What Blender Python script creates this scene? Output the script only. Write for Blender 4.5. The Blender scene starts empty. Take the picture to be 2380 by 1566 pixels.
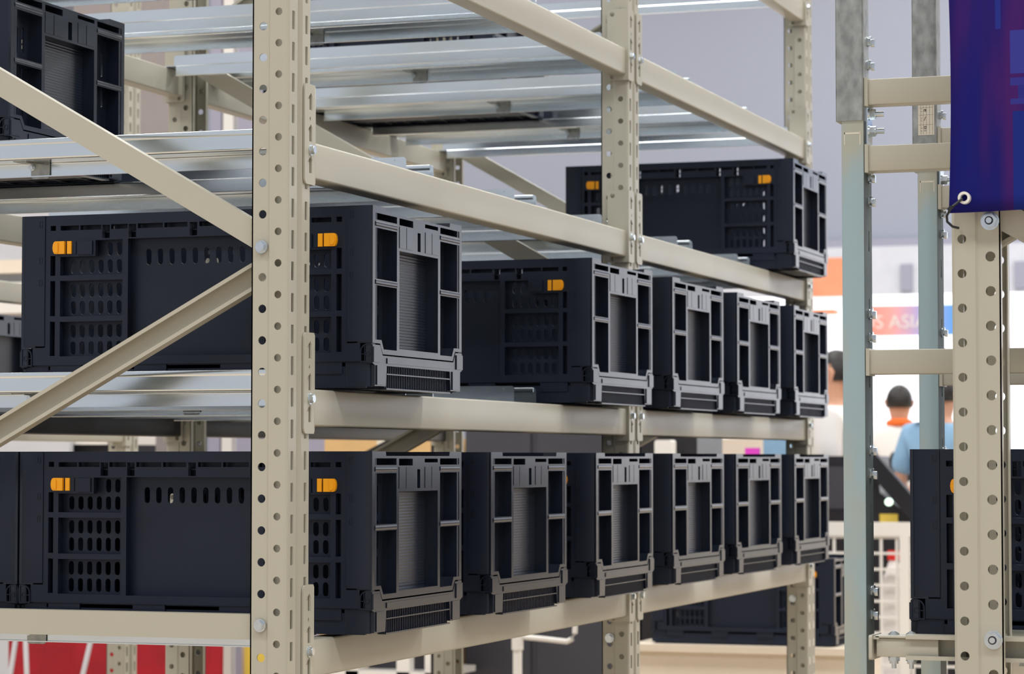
import bpy, math, random
from mathutils import Vector, Matrix
from mathutils.geometry import delaunay_2d_cdt

random.seed(7)
PI = math.pi
S = bpy.context.scene
C = S.collection

# ------------------------------------------------------------------ camera
F_PX, PITCH, YAW = 6156.0, 0.04592, 0.33620
cam_d = bpy.data.cameras.new('camera')
cam = bpy.data.objects.new('camera', cam_d)
C.objects.link(cam)
S.camera = cam
cam_d.sensor_fit = 'HORIZONTAL'
cam_d.sensor_width = 36.0
cam_d.lens = F_PX / 2380.0 * 36.0
cam_d.clip_end = 200.0
_f = Vector((-math.sin(YAW) * math.cos(PITCH), math.cos(YAW) * math.cos(PITCH), math.sin(PITCH)))
_r = Vector((math.cos(YAW), math.sin(YAW), 0))
_u = _r.cross(_f)
cam.matrix_world = Matrix(((_r.x, _u.x, -_f.x, 1.72694), (_r.y, _u.y, -_f.y, -3.81896),
                           (_r.z, _u.z, -_f.z, 1.2), (0, 0, 0, 1)))
cam_d.dof.use_dof = True
cam_d.dof.focus_distance = 4.25
cam_d.dof.aperture_fstop = 10.5

# ------------------------------------------------------------------ world, light, exposure
W = bpy.data.worlds.new('hall_air')
S.world = W
W.use_nodes = True
W.node_tree.nodes['Background'].inputs[0].default_value = (0.92, 0.94, 1.0, 1)
W.node_tree.nodes['Background'].inputs[1].default_value = 0.64
S.view_settings.view_transform = 'Standard'
S.view_settings.look = 'None'
S.view_settings.gamma = 1.0
S.view_settings.use_curve_mapping = False
S.view_settings.exposure = -0.08
S.cycles.use_denoising = True
S.cycles.max_bounces = 6
S.cycles.diffuse_bounces = 3
S.cycles.glossy_bounces = 4
S.cycles.use_adaptive_sampling = True
S.cycles.adaptive_threshold = 0.02


def area_light(name, loc, sx, sy, power, col=(1, 0.995, 0.98), rot=(0, 0, 0)):
    d = bpy.data.lights.new(name, 'AREA')
    d.shape = 'RECTANGLE'
    d.size, d.size_y = sx, sy
    d.energy = power
    d.color = col
    o = bpy.data.objects.new(name, d)
    o.location = loc
    o.rotation_euler = rot
    C.objects.link(o)
    return o


for lx in (-12, -4, 4, 12):
    for ly in (-6, 2, 10, 18, 26):
        area_light('hall_ceiling_lamp', (lx, ly, 9.6), 5.0, 1.6, 430)

# ------------------------------------------------------------------ materials
MATS = {}


def nodes_of(name):
    m = bpy.data.materials.new(name)
    m.use_nodes = True
    nt = m.node_tree
    b = nt.nodes['Principled BSDF']
    MATS[name] = m
    return m, nt, b


def tex_coord(nt, scale=(1, 1, 1)):
    tc = nt.nodes.new('ShaderNodeTexCoord')
    mp = nt.nodes.new('ShaderNodeMapping')
    mp.inputs['Scale'].default_value = scale
    nt.links.new(tc.outputs['Object'], mp.inputs[0])
    return mp.outputs[0]


def noise(nt, vec, scale, detail=3, rough=0.5):
    n = nt.nodes.new('ShaderNodeTexNoise')
    n.inputs['Scale'].default_value = scale
    n.inputs['Detail'].default_value = detail
    n.inputs['Roughness'].default_value = rough
    nt.links.new(vec, n.inputs['Vector'])
    return n.outputs['Fac']


def ramp(nt, fac, stops):
    r = nt.nodes.new('ShaderNodeValToRGB')
    el = r.color_ramp.elements
    while len(el) < len(stops):
        el.new(0.5)
    for e, (p, c) in zip(el, stops):
        e.position = p
        e.color = (*c, 1)
    nt.links.new(fac, r.inputs[0])
    return r.outputs[0]


def bump(nt, b, h, strength, dist=0.001):
    n = nt.nodes.new('ShaderNodeBump')
    n.inputs['Strength'].default_value = strength
    n.inputs['Distance'].default_value = dist
    nt.links.new(h, n.inputs['Height'])
    nt.links.new(n.outputs[0], b.inputs['Normal'])


def mat(name, col, rough=0.5, metal=0.0, var=0.06, vscale=6.0, bmp=0.0, bscale=400.0, emit=0.0, stretch=(1, 1, 1), rvar=0.0, spec=0.5, tint=None):
    m, nt, b = nodes_of(name)
    b.inputs['Roughness'].default_value = rough
    b.inputs['Metallic'].default_value = metal
    b.inputs['Specular IOR Level'].default_value = spec
    if tint:
        b.inputs['Specular Tint'].default_value = (*tint, 1)
    v = tex_coord(nt, stretch)
    n1 = noise(nt, v, vscale)
    lo = tuple(max(0, c * (1 - var)) for c in col)
    hi = tuple(min(1, c * (1 + var)) for c in col)
    c = ramp(nt, n1, [(0.2, lo), (0.8, hi)])
    nt.links.new(c, b.inputs['Base Color'])
    if rvar:
        rr = ramp(nt, noise(nt, v, vscale * 2.3), [(0.15, (rough - rvar,) * 3), (0.85, (rough + rvar,) * 3)])
        nt.links.new(rr, b.inputs['Roughness'])
    if bmp:
        bump(nt, b, noise(nt, v, bscale, 2), bmp)
    if emit:
        nt.links.new(c, b.inputs['Emission Color'])
        b.inputs['Emission Strength'].default_value = emit
    return m


mat('beige_paint', (0.470, 0.455, 0.380), 0.36, var=0.03, vscale=3, rvar=0.04, spec=0.36)
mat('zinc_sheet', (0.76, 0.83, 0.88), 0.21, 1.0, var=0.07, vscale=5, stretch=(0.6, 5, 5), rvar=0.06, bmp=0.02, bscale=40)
mat('zinc_side_shade', (0.095, 0.125, 0.13), 0.60, 0.3, var=0.15, vscale=9, spec=0.3)  # mast web darkened to paint in its reflection of the dark opposite rack
mat('zinc_dull', (0.36, 0.38, 0.37), 0.44, 0.85, var=0.38, vscale=55, stretch=(1.2, 1.2, 0.7), rvar=0.12, bmp=0.12, bscale=150)
mat('zinc_bolt', (0.66, 0.72, 0.76), 0.25, 1.0, var=0.1, vscale=60)
mat('crate_plastic', (0.0088, 0.0122, 0.0260), 0.42, var=0.10, vscale=5, rvar=0.05, spec=0.42, tint=(0.78, 0.86, 1.0))
mat('crate_gloss', (0.0110, 0.0150, 0.0260), 0.23, var=0.05, vscale=6, rvar=0.025, tint=(0.85, 0.90, 1.0))
mat('orange_latch', (0.95, 0.40, 0.002), 0.45, var=0.05, bmp=0.05)
mat('white_paint', (0.80, 0.78, 0.74), 0.45, var=0.03)
mat('black_machine', (0.012, 0.012, 0.015), 0.35, var=0.2)
mat('dark_cabinet', (0.045, 0.045, 0.058), 0.45, var=0.1, vscale=3)
mat('cream_board', (0.78, 0.68, 0.55), 0.6, var=0.05)
mat('cardboard', (0.62, 0.40, 0.18), 0.8, var=0.1)
mat('red_cloth', (0.33, 0.002, 0.012), 0.75, var=0.25, vscale=8)
mat('yellow_board', (0.75, 0.55, 0.08), 0.6, var=0.06)
mat('floor_carpet', (0.52, 0.42, 0.31), 0.8, var=0.08, bmp=0.1)
mat('ceiling_paint', (0.55, 0.56, 0.60), 0.8, var=0.05)
mat('wall_panel', (0.280, 0.300, 0.365), 0.8, var=0.05, vscale=0.25, stretch=(0.3, 1, 1.4))
mat('wall_panel_dark', (0.30, 0.30, 0.37), 0.8, var=0.06, vscale=0.4)
mat('booth_white_glow', (0.80, 0.83, 0.90), 0.6, var=0.02, emit=1.35)  # walls glow by themselves, standing in for bright booth lighting
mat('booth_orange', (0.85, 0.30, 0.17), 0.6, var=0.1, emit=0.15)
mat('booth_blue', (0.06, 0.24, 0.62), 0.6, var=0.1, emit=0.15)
mat('skin', (0.62, 0.33, 0.22), 0.5, var=0.05)
mat('hair', (0.012, 0.010, 0.010), 0.5, var=0.2)
mat('denim', (0.24, 0.42, 0.62), 0.8, var=0.12, vscale=12)
mat('shirt_white', (0.78, 0.77, 0.76), 0.8, var=0.04)
mat('vest_black', (0.02, 0.022, 0.03), 0.8, var=0.2)
mat('trouser_dark', (0.03, 0.035, 0.06), 0.8, var=0.2)
mat('scarf_orange', (0.85, 0.16, 0.02), 0.7, var=0.06)
mat('folder_blue', (0.01, 0.04, 0.36), 0.5, var=0.05)
mat('magenta_print', (0.75, 0.06, 0.6), 0.6, var=0.05)
mat('lilac_panel', (0.36, 0.35, 0.45), 0.7, var=0.05)
mat('mauve_panel', (0.31, 0.275, 0.27), 0.7, var=0.06)
mat('paper_label', (0.70, 0.66, 0.55), 0.6, var=0.03)
mat('ink', (0.03, 0.03, 0.04), 0.6, var=0.1)
mat('zip_black', (0.01, 0.012, 0.02), 0.4, var=0.1)
mat('red_cap', (0.8, 0.02, 0.02), 0.4, var=0.05)
mat('bottle_white', (0.85, 0.80, 0.78), 0.35, var=0.03)
mat('cable_grey', (0.55, 0.56, 0.60), 0.4, var=0.05)
mat('lamp_glow', (0.75, 1.0, 0.8), 0.4, var=0.02, emit=2.0)


def film_zinc():
    # lower mast: zinc under a bluish clear film, with yellowish passivation stains
    m, nt, b = nodes_of('zinc_film')
    v = tex_coord(nt, (2.0, 2.0, 1.0))
    c1 = ramp(nt, noise(nt, v, 5.0, 4), [(0.42, (0.40, 0.53, 0.56)), (0.66, (0.50, 0.50, 0.40))])
    nt.links.new(c1, b.inputs['Base Color'])
    b.inputs['Metallic'].default_value = 0.55
    b.inputs['Roughness'].default_value = 0.30
    b.inputs['Coat Weight'].default_value = 0.35
    b.inputs['Coat Roughness'].default_value = 0.15


film_zinc()


def ribbed_plastic():
    m, nt, b = nodes_of('crate_ribbed')
    b.inputs['Base Color'].default_value = (0.011, 0.015, 0.026, 1)
    b.inputs['Specular Tint'].default_value = (0.85, 0.90, 1.0, 1)
    b.inputs['Roughness'].default_value = 0.30
    tc = nt.nodes.new('ShaderNodeTexCoord')
    wv = nt.nodes.new('ShaderNodeTexWave')
    wv.bands_direction = 'Z'
    wv.inputs['Scale'].default_value = 62.0
    nt.links.new(tc.outputs['Object'], wv.inputs['Vector'])
    bump(nt, b, wv.outputs['Fac'], 0.35, 0.0012)


ribbed_plastic()


def banner_print():
    # purple and blue cloth print with paler lettering fragments near its right edge
    m, nt, b = nodes_of('banner_print')
    b.inputs['Roughness'].default_value = 0.75
    b.inputs['Specular IOR Level'].default_value = 0.15
    tc = nt.nodes.new('ShaderNodeTexCoord')
    sep = nt.nodes.new('ShaderNodeSeparateXYZ')
    nt.links.new(tc.outputs['Object'], sep.inputs[0])

    def mth(op, a, c=None):
        n = nt.nodes.new('ShaderNodeMath')
        n.operation = op
        n.use_clamp = False
        for i, q in enumerate((a, c)):
            if q is None:
                continue
            if isinstance(q, (int, float)):
                n.inputs[i].default_value = q
            else:
                nt.links.new(q, n.inputs[i])
        return n.outputs[0]

    X, Z = sep.outputs['X'], sep.outputs['Z']
    # oblique streaks
    mp = nt.nodes.new('ShaderNodeMapping')
    mp.inputs['Rotation'].default_value = (0, 0.16, 0)
    mp.inputs['Scale'].default_value = (9, 1, 1.3)
    nt.links.new(tc.outputs['Object'], mp.inputs[0])
    n1 = noise(nt, mp.outputs[0], 1.9, 2)
    base = ramp(nt, n1, [(0.36, (0.003, 0.008, 0.16)), (0.50, (0.010, 0.008, 0.14)), (0.66, (0.052, 0.010, 0.13))])
    up = mth('MULTIPLY', mth('SUBTRACT', Z, 0.10), 2.2)
    upc = nt.nodes.new('ShaderNodeClamp')
    nt.links.new(up, upc.inputs[0])
    mix1 = nt.nodes.new('ShaderNodeMixRGB')
    nt.links.new(mth('MULTIPLY', upc.outputs[0], 0.55), mix1.inputs[0])
    nt.links.new(base, mix1.inputs[1])
    mix1.inputs[2].default_value = (0.045, 0.012, 0.15, 1)

    def box(x0, x1, z0, z1):
        a = mth('MULTIPLY', mth('GREATER_THAN', X, x0), mth('LESS_THAN', X, x1))
        c = mth('MULTIPLY', mth('GREATER_THAN', Z, z0), mth('LESS_THAN', Z, z1))
        return mth('MULTIPLY', a, c)

    out = mix1.outputs[0]
    rects = [((0.085, 0.6, 0.197, 0.259), (0.040, 0.042, 0.29)),
             ((0.085, 0.6, 0.180, 0.191), (0.034, 0.034, 0.26)),
             ((0.096, 0.6, 0.161, 0.180), (0.024, 0.026, 0.22)),
             ((0.085, 0.6, 0.153, 0.161), (0.034, 0.034, 0.26)),
             ((0.088, 0.6, 0.0, 0.143), (0.009, 0.022, 0.21)),
             ((0.064, 0.072, 0.262, 0.6), (0.018, 0.028, 0.24))]
    for rc, col in rects:
        mx = nt.nodes.new('ShaderNodeMixRGB')
        nt.links.new(box(*rc), mx.inputs[0])
        nt.links.new(out, mx.inputs[1])
        mx.inputs[2].default_value = (*col, 1)
        out = mx.outputs[0]
    nt.links.new(out, b.inputs['Base Color'])
    v2 = tex_coord(nt, (1, 1, 1))
    bump(nt, b, noise(nt, v2, 1600, 2), 0.25)


banner_print()


def fascia_print():
    # booth fascia fading from orange to blue
    m, nt, b = nodes_of('fascia_print')
    tc = nt.nodes.new('ShaderNodeTexCoord')
    sep = nt.nodes.new('ShaderNodeSeparateXYZ')
    nt.links.new(tc.outputs['Object'], sep.inputs[0])
    mr = nt.nodes.new('ShaderNodeMapRange')
    mr.inputs['From Min'].default_value = -0.75
    mr.inputs['From Max'].default_value = 0.75
    nt.links.new(sep.outputs['X'], mr.inputs[0])
    c = ramp(nt, mr.outputs[0], [(0.0, (0.75, 0.16, 0.06)), (0.35, (0.72, 0.32, 0.30)), (0.55, (0.36, 0.33, 0.58)), (0.78, (0.10, 0.30, 0.72)), (1.0, (0.03, 0.30, 0.75))])
    nt.links.new(c, b.inputs['Base Color'])
    nt.links.new(c, b.inputs['Emission Color'])
    b.inputs['Emission Strength'].default_value = 0.25


fascia_print()


# ------------------------------------------------------------------ mesh helpers
class MB:
    def __init__(self):
        self.v, self.f = [], []

    def add(self, verts, faces):
        o = len(self.v)
        self.v += [tuple(p) for p in verts]
        self.f += [tuple(i + o for i in q) for q in faces]
        return self

    def box(self, x0, x1, y0, y1, z0, z1):
        v = [(x, y, z) for z in (z0, z1) for y in (y0, y1) for x in (x0, x1)]
        return self.add(v, [(0, 2, 3, 1), (4, 5, 7, 6), (0, 1, 5, 4), (2, 6, 7, 3), (0, 4, 6, 2), (1, 3, 7, 5)])

    def prism(self, poly, a, b, axis='z', flip=False):
        """closed polygon swept from a to b; poly coordinates are the two other axes in order"""
        n = len(poly)

        def P(p, t):
            return {'x': (t, p[0], p[1]), 'y': (p[0], t, p[1]), 'z': (p[0], p[1], t)}[axis]
        v = [P(p, a) for p in poly] + [P(p, b) for p in poly]
        f = [tuple(range(n - 1, -1, -1)), tuple(range(n, 2 * n))]
        f += [(i, (i + 1) % n, n + (i + 1) % n, n + i) for i in range(n)]
        return self.add(v, f)

    def sheet(self, path, t, a, b, axis='z'):
        """open polyline with thickness t (to its left), swept from a to b"""
        n = len(path)
        off = []
        for i in range(n):
            d0 = Vector(path[i]) - Vector(path[i - 1]) if i else Vector(path[1]) - Vector(path[0])
            d1 = Vector(path[i + 1]) - Vector(path[i]) if i < n - 1 else d0
            if i == 0:
                d0 = d1
            n0 = Vector((-d0.y, d0.x)).normalized()
            n1 = Vector((-d1.y, d1.x)).normalized()
            m = (n0 + n1)
            m = m / max(0.3, m.dot(n0)) if m.length > 1e-6 else n0
            off.append((path[i][0] + m.x * t, path[i][1] + m.y * t))
        for i in range(n - 1):
            q = [path[i], path[i + 1], off[i + 1], off[i]]
            self.prism(q, a, b, axis)
        return self

    def tube(self, pts, r, n=10, caps=True):
        pts = [Vector(p) for p in pts]
        rings = []
        for i, p in enumerate(pts):
            d = (pts[min(i + 1, len(pts) - 1)] - pts[max(i - 1, 0)]).normalized()
            up = Vector((0, 0, 1)) if abs(d.z) < 0.9 else Vector((1, 0, 0))
            s = d.cross(up).normalized()
            w = s.cross(d)
            rr = r[i] if isinstance(r, (list, tuple)) else r
            rings.append([p + (s * math.cos(2 * PI * k / n) + w * math.sin(2 * PI * k / n)) * rr for k in range(n)])
        v = [q for ring in rings for q in ring]
        f = []
        for i in range(len(rings) - 1):
            for k in range(n):
                f.append((i * n + k, i * n + (k + 1) % n, (i + 1) * n + (k + 1) % n, (i + 1) * n + k))
        if caps:
            f.append(tuple(range(n - 1, -1, -1)))
            f.append(tuple(range((len(rings) - 1) * n, len(rings) * n)))
        return self.add(v, f)

    def bar(self, p0, p1, w, h, up=(0, 0, 1)):
        p0, p1 = Vector(p0), Vector(p1)
        d = (p1 - p0).normalized()
        s = d.cross(Vector(up)).normalized() * (w / 2)
        t = s.cross(d).normalized() * (h / 2)
        v = [p + a * s + b * t for p in (p0, p1) for a, b in ((-1, -1), (1, -1), (1, 1), (-1, 1))]
        return self.add(v, [(3, 2, 1, 0), (4, 5, 6, 7), (0, 1, 5, 4), (1, 2, 6, 5), (2, 3, 7, 6), (3, 0, 4, 7)])

    def plate(self, outline, holes, fn, t0, t1):
        """flat plate with real holes; fn(u, v, t) -> xyz, t from t0 (front) to t1 (back)"""
        pts, edges = [], []
        loops = [outline] + holes
        for lp in loops:
            o = len(pts)
            pts += [Vector(p) for p in lp]
            edges += [(o + i, o + (i + 1) % len(lp)) for i in range(len(lp))]
        vs, es, fs, *_ = delaunay_2d_cdt(pts, edges, [], 0, 1e-6)
        bbs = [(min(p[0] for p in h), max(p[0] for p in h), min(p[1] for p in h), max(p[1] for p in h), h) for h in holes]

        def inside(poly, x, y):
            c = False
            j = len(poly) - 1
            for i in range(len(poly)):
                xi, yi = poly[i]
                xj, yj = poly[j]
                if (yi > y) != (yj > y) and x < (xj - xi) * (y - yi) / (yj - yi) + xi:
                    c = not c
                j = i
            return c
        keep = []
        for f in fs:
            cx = sum(vs[i].x for i in f) / len(f)
            cy = sum(vs[i].y for i in f) / len(f)
            if not inside(outline, cx, cy):
                continue
            if any(a < cx < b and c < cy < d and inside(h, cx, cy) for a, b, c, d, h in bbs):
                continue
            keep.append(f)
        n = len(vs)
        V = [fn(p.x, p.y, t0) for p in vs] + [fn(p.x, p.y, t1) for p in vs]
        Fc = [tuple(f) for f in keep] + [tuple(n + i for i in reversed(f)) for f in keep]
        cnt = {}
        for f in keep:
            for i in range(len(f)):
                e = (f[i], f[(i + 1) % len(f)])
                cnt[e] = cnt.get(e, 0) + 1
        for (a, b) in cnt:
            if (b, a) not in cnt:
                Fc.append((b, a, n + a, n + b))
        return self.add(V, Fc)

    def mesh(self, name, m, smooth=35):
        me = bpy.data.meshes.new(name)
        me.from_pydata(self.v, [], self.f)
        import bmesh
        bm = bmesh.new()
        bm.from_mesh(me)
        bmesh.ops.recalc_face_normals(bm, faces=bm.faces)
        bm.to_mesh(me)
        bm.free()
        me.materials.append(MATS[m])
        me.shade_smooth()
        me.set_sharp_from_angle(angle=math.radians(smooth))
        return me

    def build(self, name, m, parent=None, smooth=35):
        return link(name, self.mesh(name, m, smooth), parent)


def link(name, data, parent=None):
    o = bpy.data.objects.new(name, data)
    C.objects.link(o)
    if parent:
        o.parent = parent
    return o


def tag(o, label=None, cat=None, group=None, kind=None):
    if label:
        o['label'] = label
    if cat:
        o['category'] = cat
    if group:
        o['group'] = group
    if kind:
        o['kind'] = kind
    return o


def thing(name, label, cat, loc=(0, 0, 0), rz=0.0, group=None):
    o = bpy.data.objects.new(name, None)
    o.empty_display_size = 0.05
    o.location = loc
    o.rotation_euler = (0, 0, rz)
    C.objects.link(o)
    return tag(o, label, cat, group, 'thing')


def copy_tree(o, parent=None):
    c = o.copy()
    C.objects.link(c)
    c.parent = parent
    for ch in list(o.children):
        copy_tree(ch, c)
    return c


def rect(u0, u1, v0, v1):
    return [(u0, v0), (u1, v0), (u1, v1), (u0, v1)]


def oval(cx, cy, w, h, n=5):
    """vertical slot with round ends"""
    r = w / 2
    p = []
    for k in range(n + 1):
        a = PI * k / n
        p.append((cx + r * math.cos(a), cy + h / 2 - r + r * math.sin(a)))
    for k in range(n + 1):
        a = PI + PI * k / n
        p.append((cx + r * math.cos(a), cy - h / 2 + r + r * math.sin(a)))
    return p


def circ(cx, cy, r, n=14):
    return [(cx + r * math.cos(2 * PI * k / n), cy + r * math.sin(2 * PI * k / n)) for k in range(n)]


def rrect(u0, u1, v0, v1, r, n=3):
    p = []
    for cx, cy, a0 in ((u1 - r, v1 - r, 0), (u0 + r, v1 - r, PI / 2), (u0 + r, v0 + r, PI), (u1 - r, v0 + r, 1.5 * PI)):
        for k in range(n + 1):
            a = a0 + PI / 2 * k / n
            p.append((cx + r * math.cos(a), cy + r * math.sin(a)))
    return p


def hexbolt_mesh(name, axis, sign, r=0.0085, washer=0.0105, head=0.006, stud=0.0):
    """hex head pointing along sign*axis from the origin"""
    mb = MB()

    def cyl(rad, a, b, n, rot=0.3):
        mb.prism([(rad * math.cos(2 * PI * k / n + rot), rad * math.sin(2 * PI * k / n + rot)) for k in range(n)], a * sign, b * sign, axis)
    cyl(washer, 0, 0.0015, 16)
    cyl(r, 0.0015, 0.0015 + head, 6)
    cyl(r * 0.82, 0.0015 + head, 0.0025 + head, 12)
    if stud:
        cyl(r * 0.5, 0.0025 + head, 0.0025 + head + stud, 10)
    return mb.mesh(name, 'zinc_bolt', 30)


BOLT_NY = hexbolt_mesh('bolt_head', 'y', -1)
BOLT_PX = hexbolt_mesh('bolt_head_side', 'x', 1, r=0.0075, washer=0.009, head=0.0055)
BOLT_MX = hexbolt_mesh('bolt_head_back', 'x', -1, r=0.0075, washer=0.009, head=0.0055)


def at(o, x, y, z):
    o.location = (x, y, z)
    return o


# ------------------------------------------------------------------ the hall
def structure(name, mb, m):
    o = mb.build(name, m)
    o['kind'] = 'structure'
    return o


structure('floor', MB().box(-26, 26, -14, 31, -0.1, 0.0), 'floor_carpet')
structure('ceiling', MB().box(-26, 26, -14, 31, 10.0, 10.2), 'ceiling_paint')
wb = structure('wall_back', MB().box(-26, 26, 30, 30.3, 0, 10), 'wall_panel')
structure('wall_left', MB().box(-26.3, -26, -14, 31, 0, 10), 'wall_panel')
structure('wall_right', MB().box(26, 26.3, -14, 31, 0, 10), 'wall_panel')

# ------------------------------------------------------------------ rack
XF = 0.018                    # aisle face of the front posts
XR = -1.130                   # outer face of the rear posts
FR = (0.0, 1.862, 3.640)      # near edges of the three frames
PW, PD = 0.088, 0.064         # post width (along the aisle) and depth
LV = {0: 0.909, 1: 1.312, 2: 1.712, 3: 2.122, 4: 2.522}
LNAME = {0: 'lowest shelf', 1: 'second shelf up', 2: 'third shelf up', 3: 'fourth shelf up', 4: 'fifth shelf up'}
POST_TOP = 3.0
HOLE0 = 1.209                 # z of one hole in the second hole column


def post_mesh(name, depth, c1, c2, z0, z1):
    """upright column: aisle face at x=0 looking +x, y from 0 to PW"""
    mb = MB()
    t = 0.0022
    zs = [HOLE0 + 0.05 * k for k in range(-30, 45)]

    def ok(z):
        return z0 + 0.03 < z < z1 - 0.03
    holes = []
    for z in zs:
        if ok(z):
            holes.append(circ(-c2, z, 0.0062, 12))
        if ok(z - 0.022):
            holes.append(circ(-c1, z - 0.022, 0.0069, 12))
    step = -(c1 + c2) / 2 - 0.001
    # side plates with round holes (near and far), the rear third stepped inward
    for s, y in ((1, 0.0), (-1, PW)):
        hb = [h for h in holes if h[0][0] < step]
        hf = [h for h in holes if h[0][0] >= step]
        mb.plate(rect(step, -0.004, z0, z1), hf, lambda u, v, q, y=y, s=s: (u, y + s * q, v), 0, t)
        mb.plate(rect(-depth, step - 0.003, z0, z1), hb, lambda u, v, q, y=y, s=s: (u, y + s * (q + 0.0025), v), 0, t)
        mb.add([(step, y, z0), (step, y, z1), (step - 0.003, y + s * 0.0025, z1), (step - 0.003, y + s * 0.0025, z0)], [(0, 1, 2, 3)])
        # rear lip
        mb.box(-depth, -depth + t, min(y + s * 0.0025, y + s * 0.014), max(y + s * 0.0025, y + s * 0.014), z0, z1)
        # bend to the aisle face
        mb.add([(-0.004, y, z0), (-0.004, y, z1), (-0.0012, y + s * 0.0012, z1), (-0.0012, y + s * 0.0012, z0), (0, y + s * 0.004, z1), (0, y + s * 0.004, z0)],
               [(0, 1, 2, 3), (3, 2, 4, 5)])
    # aisle face: two slotted strips and a groove between them
    for (ya, yb, ys) in ((0.004, 0.034, 0.018), (PW - 0.034, PW - 0.004, PW - 0.018)):
        sl = [rrect(ys - 0.0052, ys + 0.0052, z - 0.012 - 0.015, z - 0.012 + 0.015, 0.0015, 2) for z in zs if ok(z - 0.012)]
        mb.plate(rect(ya, yb, z0, z1), sl, lambda u, v, q: (-q, u, v), 0, t)
    mb.sheet([(0, 0.034), (-0.008, 0.040), (-0.008, PW - 0.040), (0, PW - 0.034)], 0.002, z0, z1, 'z')
    return mb.mesh(name, 'beige_paint', 30)


POST = post_mesh('column', PD, 0.0455, 0.0175, 0.0, POST_TOP)
POST_LONG = {}


def post(x, y, label, mirror=False, mesh=None, group=None, floor_plate=True):
    t = thing('rack_post', label, 'rack post', (x, y, 0), group=group)
    c = link('column', mesh or POST, t)
    if mirror:
        c.scale.x = -1
    if floor_plate:
        s = -1 if mirror else 1
        fp = MB().prism(rrect(min(-0.085 * s, 0.02 * s), max(-0.085 * s, 0.02 * s), -0.02, PW + 0.02, 0.004), 0.0, 0.006, 'z').build('foot_plate', 'zinc_dull', t)
    return t


ORD = ('nearest', 'middle', 'farthest')
posts = {}
plabels = (('beige slotted post in the foreground with crate corners showing at both sides',
            'beige slotted post in mid picture where two rows of beams meet',
            'beige slotted post at the far right end of the crate rack'),
           ('beige rear post outside the left edge behind the foreground braces',
            'beige rear post with round holes glimpsed left of the foreground post',
            'beige rear post of the farthest frame, behind the middle of the rack'))
for i, y in enumerate(FR):
    posts[(0, i)] = post(XF, y, plabels[0][i])
    posts[(1, i)] = post(XR, y, plabels[1][i], mirror=True)
# bolts on the posts where braces meet them
for i, y in enumerate(FR):
    zz = (1.535, 0.938) if i == 0 else (1.535, 0.80)
    for z in zz:
        at(link('brace_bolt', BOLT_NY, posts[(0, i)]), -0.0455, -0.0005, z)


# connector: hooked end plate of a beam
def arrow(cu, cv, s):
    """arrow-shaped hook cut-out in (u, v), s mirrors u"""
    p = [(-0.003, -0.0135), (0.0075, -0.0135), (0.0075, 0.0095), (0.003, 0.0145), (-0.0105, 0.0035), (-0.003, 0.0035)]
    return [(cu + s * a, cv + b) for a, b in p]


def connector_mesh(s):
    """s=+1: plate lies on the far half of a post, beam leaves towards +y from y=0; s=-1 mirrored.
    local x=0 is the aisle face of the post, z=0 the beam top"""
    mb = MB()
    z0, z1 = -0.072, 0.090
    w = 0.040
    o = rrect(-w, 0.0, z0, z1, 0.009, 3)
    # only the corners away from the beam are round
    o = [(u, v) for u, v in o if u < -0.012] + [(0, z0), (0, z1)]
    o.sort(key=lambda p: math.atan2(p[1] - (z0 + z1) / 2, p[0] + w / 2))
    cu = -0.019
    holes = [arrow(cu, 0.090 - 0.028, 1), arrow(cu, 0.090 - 0.079, 1), arrow(cu, 0.090 - 0.130, 1),
             [(cu, 0.039), (cu + 0.003, 0.034), (cu, 0.029), (cu - 0.003, 0.034)]]
    mb.plate(o, holes, lambda u, v, q: (0.001 + q, s * u, v), 0.0, 0.0032)
    # leg along the side of the post, drilled
    so = rrect(-0.046, 0.0042, z0, z1, 0.004, 2)
    mb.plate(so, [circ(-0.034, 0.078, 0.0055, 10), circ(-0.034, -0.064, 0.0055, 10)], lambda u, v, q: (u, s * (-0.0005 + q), v), 0.0, 0.0032)
    return mb.mesh('connector', 'beige_paint', 30)


CON_A, CON_B = connector_mesh(1), connector_mesh(-1)


def beam_profile():
    # (x, z): front face at x=-0.004, 60 mm high, step on the rear upper edge
    p = []
    r = 0.004
    def arc(cx, cz, a0):
        for k in range(4):
            a = a0 + PI / 2 * k / 3
            p.append((cx + r * math.cos(a), cz + r * math.sin(a)))
    arc(-0.003 - r, 0.0 - r, 0)
    arc(-0.043 + r, 0.0 - r, PI / 2)
    arc(-0.043 + r, -0.060 + r, PI)
    arc(-0.003 - r, -0.060 + r, 1.5 * PI)
    return p


BEAMS = {}


def beam(lv, bay, rear, x, label):
    y0 = FR[bay] + PW + 0.007
    y1 = FR[bay + 1] - 0.007
    t = thing('shelf_beam', label, 'shelf beam', (x, y0, LV[lv]), group='shelf beams')
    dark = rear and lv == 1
    k = (bay, rear, dark)
    if k not in BEAMS:
        prof = beam_profile()
        if rear:
            prof = [(-a, b) for a, b in prof]
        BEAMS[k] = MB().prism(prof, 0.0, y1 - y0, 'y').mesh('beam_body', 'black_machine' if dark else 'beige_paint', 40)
    link('beam_body', BEAMS[k], t)
    for me, yy in ((CON_A, 0.0), (CON_B, y1 - y0)):
        c = link('connector', me, t)
        c.location.y = yy
        if rear:
            c.scale.x = -1
        bo = link('bolt', BOLT_PX, c)
        bo.location = (0.0042, -0.017 if me is CON_A else 0.017, -0.016)
    return t


BAYN = ('near', 'far')
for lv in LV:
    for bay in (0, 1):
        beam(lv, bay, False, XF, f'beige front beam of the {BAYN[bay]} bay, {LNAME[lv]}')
        beam(lv, bay, True, XR, f'{"black" if lv == 1 else "beige"} rear beam of the {BAYN[bay]} bay, {LNAME[lv]}')


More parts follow.
